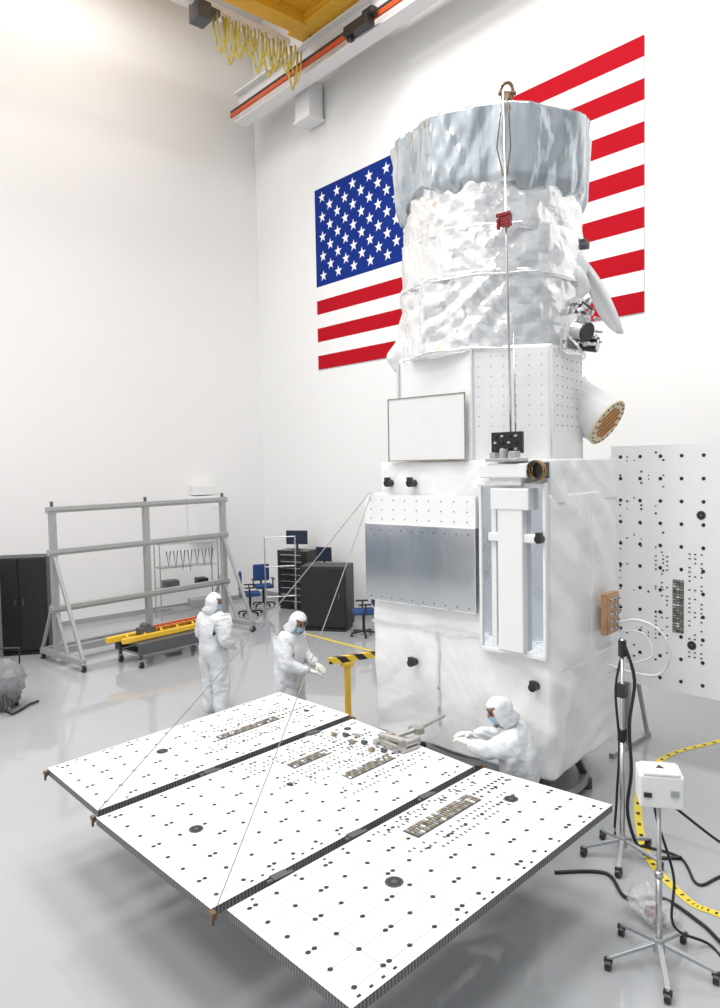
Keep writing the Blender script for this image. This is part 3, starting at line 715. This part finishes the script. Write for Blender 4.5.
for c_,d_,m_ in (((-.4,0,.8),(.35,.3,.18),dgrey),((.3,0,.3),(.5,.35,.18),lgrey),((.35,0,.80),(.25,.3,.16),black)): MB().box(c_,d_).obj('storage_bin',m_,ws,bevel=.01)
ld=thing('tubular_stand',(-13.9,9.75,0),math.radians(60),'thin steel tubular frame stand on wheels','stand')
for x in (-.35,.35):
    MB().cyl((x,0,.08),(x,0,1.9),.015).cyl((x,-.3,.08),(x,.3,.08),.015).cyl((x,.28,.1),(x,0,1.2),.012).obj('side_frame',steel,ld)
for z in (.5,1.2,1.88): MB().cyl((-.35,0,z),(.35,0,z),.014).obj('rung',steel,ld)
wb=thing('wall_cabinet',(X0+.19,9.3,1.8),0,'white enclosure box mounted on the wall','wall box')
MB().box((0,0,.5),(.34,.75,1.0)).box((0,0,1.15),(.3,.55,.25)).obj('enclosure',white,wb,bevel=.015)
MB().box((.175,0,.5),(.012,.66,.9)).box((.185,.2,.75),(.01,.15,.1)).obj('door',white,wb,bevel=.004)
vm=thing('wrapped_equipment',(-11.6,3.0,0),math.radians(50),'small dark wheeled machine wrapped in grey plastic','equipment')
MB().box((0,0,.28),(.55,.42,.40)).box((0,0,.55),(.4,.3,.18)).obj('body',dgrey,vm,bevel=.04)
MB().box((0,-.22,.3),(.3,.03,.16)).obj('control_panel',lgrey,vm)
MB().tube([(-.25,.2,.4),(-.25,.25,.85),(.25,.25,.85),(.25,.2,.4)],.018).obj('handle',blackG,vm)
mb=MB(); mb.sph((0,0,.40),.42,(.95,.8,.85),seg=40)
for v in mb.bm.verts: v.co=V((v.co.x,v.co.y,max(.1,v.co.z)))+(v.co-V((0,0,.42))).normalized()*.12*fold(v.co,3.2,9,.4)
mb.obj('plastic_cover',plasticG,vm,smooth=True,label='grey plastic wrap')
for x in (-.22,.22):
    for y in (-.16,.16): caster(vm,x,y,.8)
MB().tube(cr_pts([(.2,-.2,.3),(.3,-.35,.1),(.35,-.3,.03),(.4,-.1,.03),(.42,.1,.03),(.5,.25,.03)],5),.018).obj('hose',blackG,vm,smooth=True)
ba=thing('work_stand',(-6.95,6.15,0),math.radians(75),'yellow post stand with black and yellow striped arm','stand')
MB().box((0,0,1.065),(1.0,.06,.075)).obj('striped_bar',hazM,ba)
MB().box((-.25,0,.53),(.07,.06,1.0)).obj('post',yellow,ba,bevel=.01)
MB().box((-.25,0,.99),(.16,.08,.06)).obj('arm_bracket',yellow,ba,bevel=.01)
MB().box((-.22,0,.03),(.4,.4,.05)).obj('base',yellow,ba)

def stand(loc,rot,h,label,spread,nleg=5):
    t=thing('rolling_stand',loc,rot,label,'stand')
    MB().cyl((0,0,.16),(0,0,h),.016,seg=12).cyl((0,0,.14),(0,0,h*.55),.022,seg=12).cyl((0,0,h*.55),(0,0,h*.55+.04),.03).obj('pole',steel,t,smooth=True)
    mb=MB(); mb.cyl((0,0,.1),(0,0,.2),.04)
    for k in range(nleg):
        a=k*2*math.pi/nleg; mb.bar((0,0,.17),(spread*math.cos(a),spread*math.sin(a),.085),.035,.025)
    mb.obj('star_base',lgrey,t,bevel=.004)
    for k in range(nleg):
        a=k*2*math.pi/nleg; x,y=spread*math.cos(a),spread*math.sin(a)
        mb=MB(); mb.cyl((x-.02,y,.035),(x+.02,y,.035),.035,seg=12,mi=1).cyl((x,y,.05),(x,y,.095),.014,mi=0).box((x,y,.065),(.055,.03,.03),1)
        mb.obj('caster',[steel,blackG],t)
    return t
s2=stand((-2.36,4.75,0),.3,1.15,'chrome pole stand on five casters carrying a white instrument',.36)
pc=thing('particle_counter',(-2.36,4.75,1.155),math.radians(35),'white air sampling instrument on the pole stand','instrument')
MB().box((0,0,.12),(.28,.24,.22)).box((0,-.02,.24),(.24,.2,.03)).obj('housing',white,pc,bevel=.012)
mb=MB(); mb.poly([(-.03,-.04,.257),(.03,-.04,.257),(.0,.02,.257)]); mb.obj('warning_marking',blackG,pc)
MB().box((-.09,-.125,.1),(.05,.012,.03)).obj('control_knob',blackG,pc)
MB().box((.08,-.125,.12),(.05,.012,.04)).obj('display',lgrey,pc)
s1=stand((-3.24,5.85,0),.1,1.95,'tall black and steel pole stand with hoses',.33)
MB().tube(cr_pts([(.02,0,1.9),(.1,.02,1.6),(.05,.03,1.2),(.08,0,.8),(.04,.02,.4),(.15,.1,.05),(.4,.3,.02)],5),.016).obj('hose',blackG,s1,smooth=True)
MB().tube(cr_pts([(0,.02,1.85),(-.06,.0,1.5),(-.04,.03,1.0),(-.06,.02,.5),(-.1,.1,.1),(-.05,.4,.02)],5),.012).obj('hose',blackG,s1,smooth=True)
MB().box((0,0,1.5),(.07,.07,.12)).obj('clamp',blackG,s1); MB().box((0,0,1.1),(.06,.06,.1)).obj('clamp',blackG,s1); MB().cyl((0,0,1.8),(0,0,1.94),.035).obj('pole_cap',blackG,s1)
def cable(pts,r,m,label,name='floor_cable'):
    o=MB().tube(cr_pts(pts,10),r).obj(name,m,smooth=True); return tag(o,label,'cable')
cable([(-3.5,5.2,.015),(-3.2,5.5,.015),(-2.9,5.3,.015),(-2.7,5.5,.015),(-2.35,5.4,.015),(-1.9,5.2,.015),(-1.3,5.6,.015)],.014,rubber,'black power cable lying on the floor')
cable([(-3.3,6.1,.012),(-2.9,6.2,.012),(-2.6,5.9,.012),(-2.5,6.2,.012),(-2.2,6.5,.012),(-1.8,6.4,.012)],.012,rubber,'black cable curving across the floor')
cable([(-2.42,4.8,1.16),(-2.5,5.0,.9),(-2.4,5.05,.5),(-2.35,4.95,.2),(-2.2,5.2,.015),(-1.9,5.0,.015),(-1.5,5.1,.015)],.01,rubber,'black cable hanging from the white instrument')
cable([(-2.3,4.78,1.16),(-2.1,4.95,.95),(-1.9,5.2,.7),(-1.75,5.4,.3),(-1.5,5.6,.015)],.01,rubber,'black cable drooping from the pole stand')
def tape(pts,w,label):
    out=cr_pts([(x,y,0) for x,y in pts],12)
    mb=MB(); prev=None
    for i,q in enumerate(out):
        t=(out[min(i+1,len(out)-1)]-out[max(i-1,0)]).normalized(); n=V((-t.y,t.x,0))*w/2
        cur=(q+n+V((0,0,.004)),q-n+V((0,0,.004)))
        if prev:
            mb.poly([prev[0],cur[0],cur[1],prev[1]],0)
            if i%2==0:
                a=[x.lerp(y,.25)+V((0,0,.001)) for x,y in ((prev[0],prev[1]),(cur[0],cur[1]))]; b2=[x.lerp(y,.7)+V((0,0,.001)) for x,y in ((prev[0],prev[1]),(cur[0],cur[1]))]
                mb.poly([a[0],a[0].lerp(a[1],.5),b2[0].lerp(b2[1],.5),b2[0]],1)
        prev=cur
    tag(mb.obj('floor_tape',[tapeY,dots],recalc=False),label,'tape')
tape([(-3.5,10.3),(-3.79,9.2),(-4.02,8.25),(-3.80,7.22),(-3.17,6.12),(-2.6,5.66),(-2.31,5.63),(-1.6,5.7)],.075,'yellow and black warning tape curving on the floor')
o=MB().box((-10.6,9.15,.003),(3.4,.07,.006)).obj('floor_marking',tapeY); tag(o,'yellow straight marking line on the grey floor','floor marking')
bg=thing('plastic_bag',(-2.62,5.2,0),0,'clear plastic bag with reddish parts inside on floor','bag')
mb=MB(); mb.sph((0,0,.08),.15,(1.15,.9,.55),seg=28)
for v in mb.bm.verts: v.co+=v.co.normalized()*.10*fold(v.co,5); v.co.z=max(v.co.z,.006)
mb.obj('film',plasticC,bg,smooth=True)
for c_,m_ in (((-.04,.02,.045),redC),((.05,-.02,.04),tanP),((0,.05,.035),lgrey)): MB().box(c_,(.08,.05,.04)).cyl(V(c_)+V((0,0,.02)),V(c_)+V((.03,0,.05)),.015).obj('wrapped_part',m_,bg,bevel=.004)
o2=thing('junction_box',(-2.02,5.35,0),.4,'small grey floor junction box with red sockets','junction box')
MB().box((0,0,.06),(.22,.14,.12)).obj('housing',lgrey,o2,bevel=.01)
for x in (-.05,.05): MB().cyl((x,-.07,.06),(x,-.085,.06),.03).obj('socket',redC,o2)
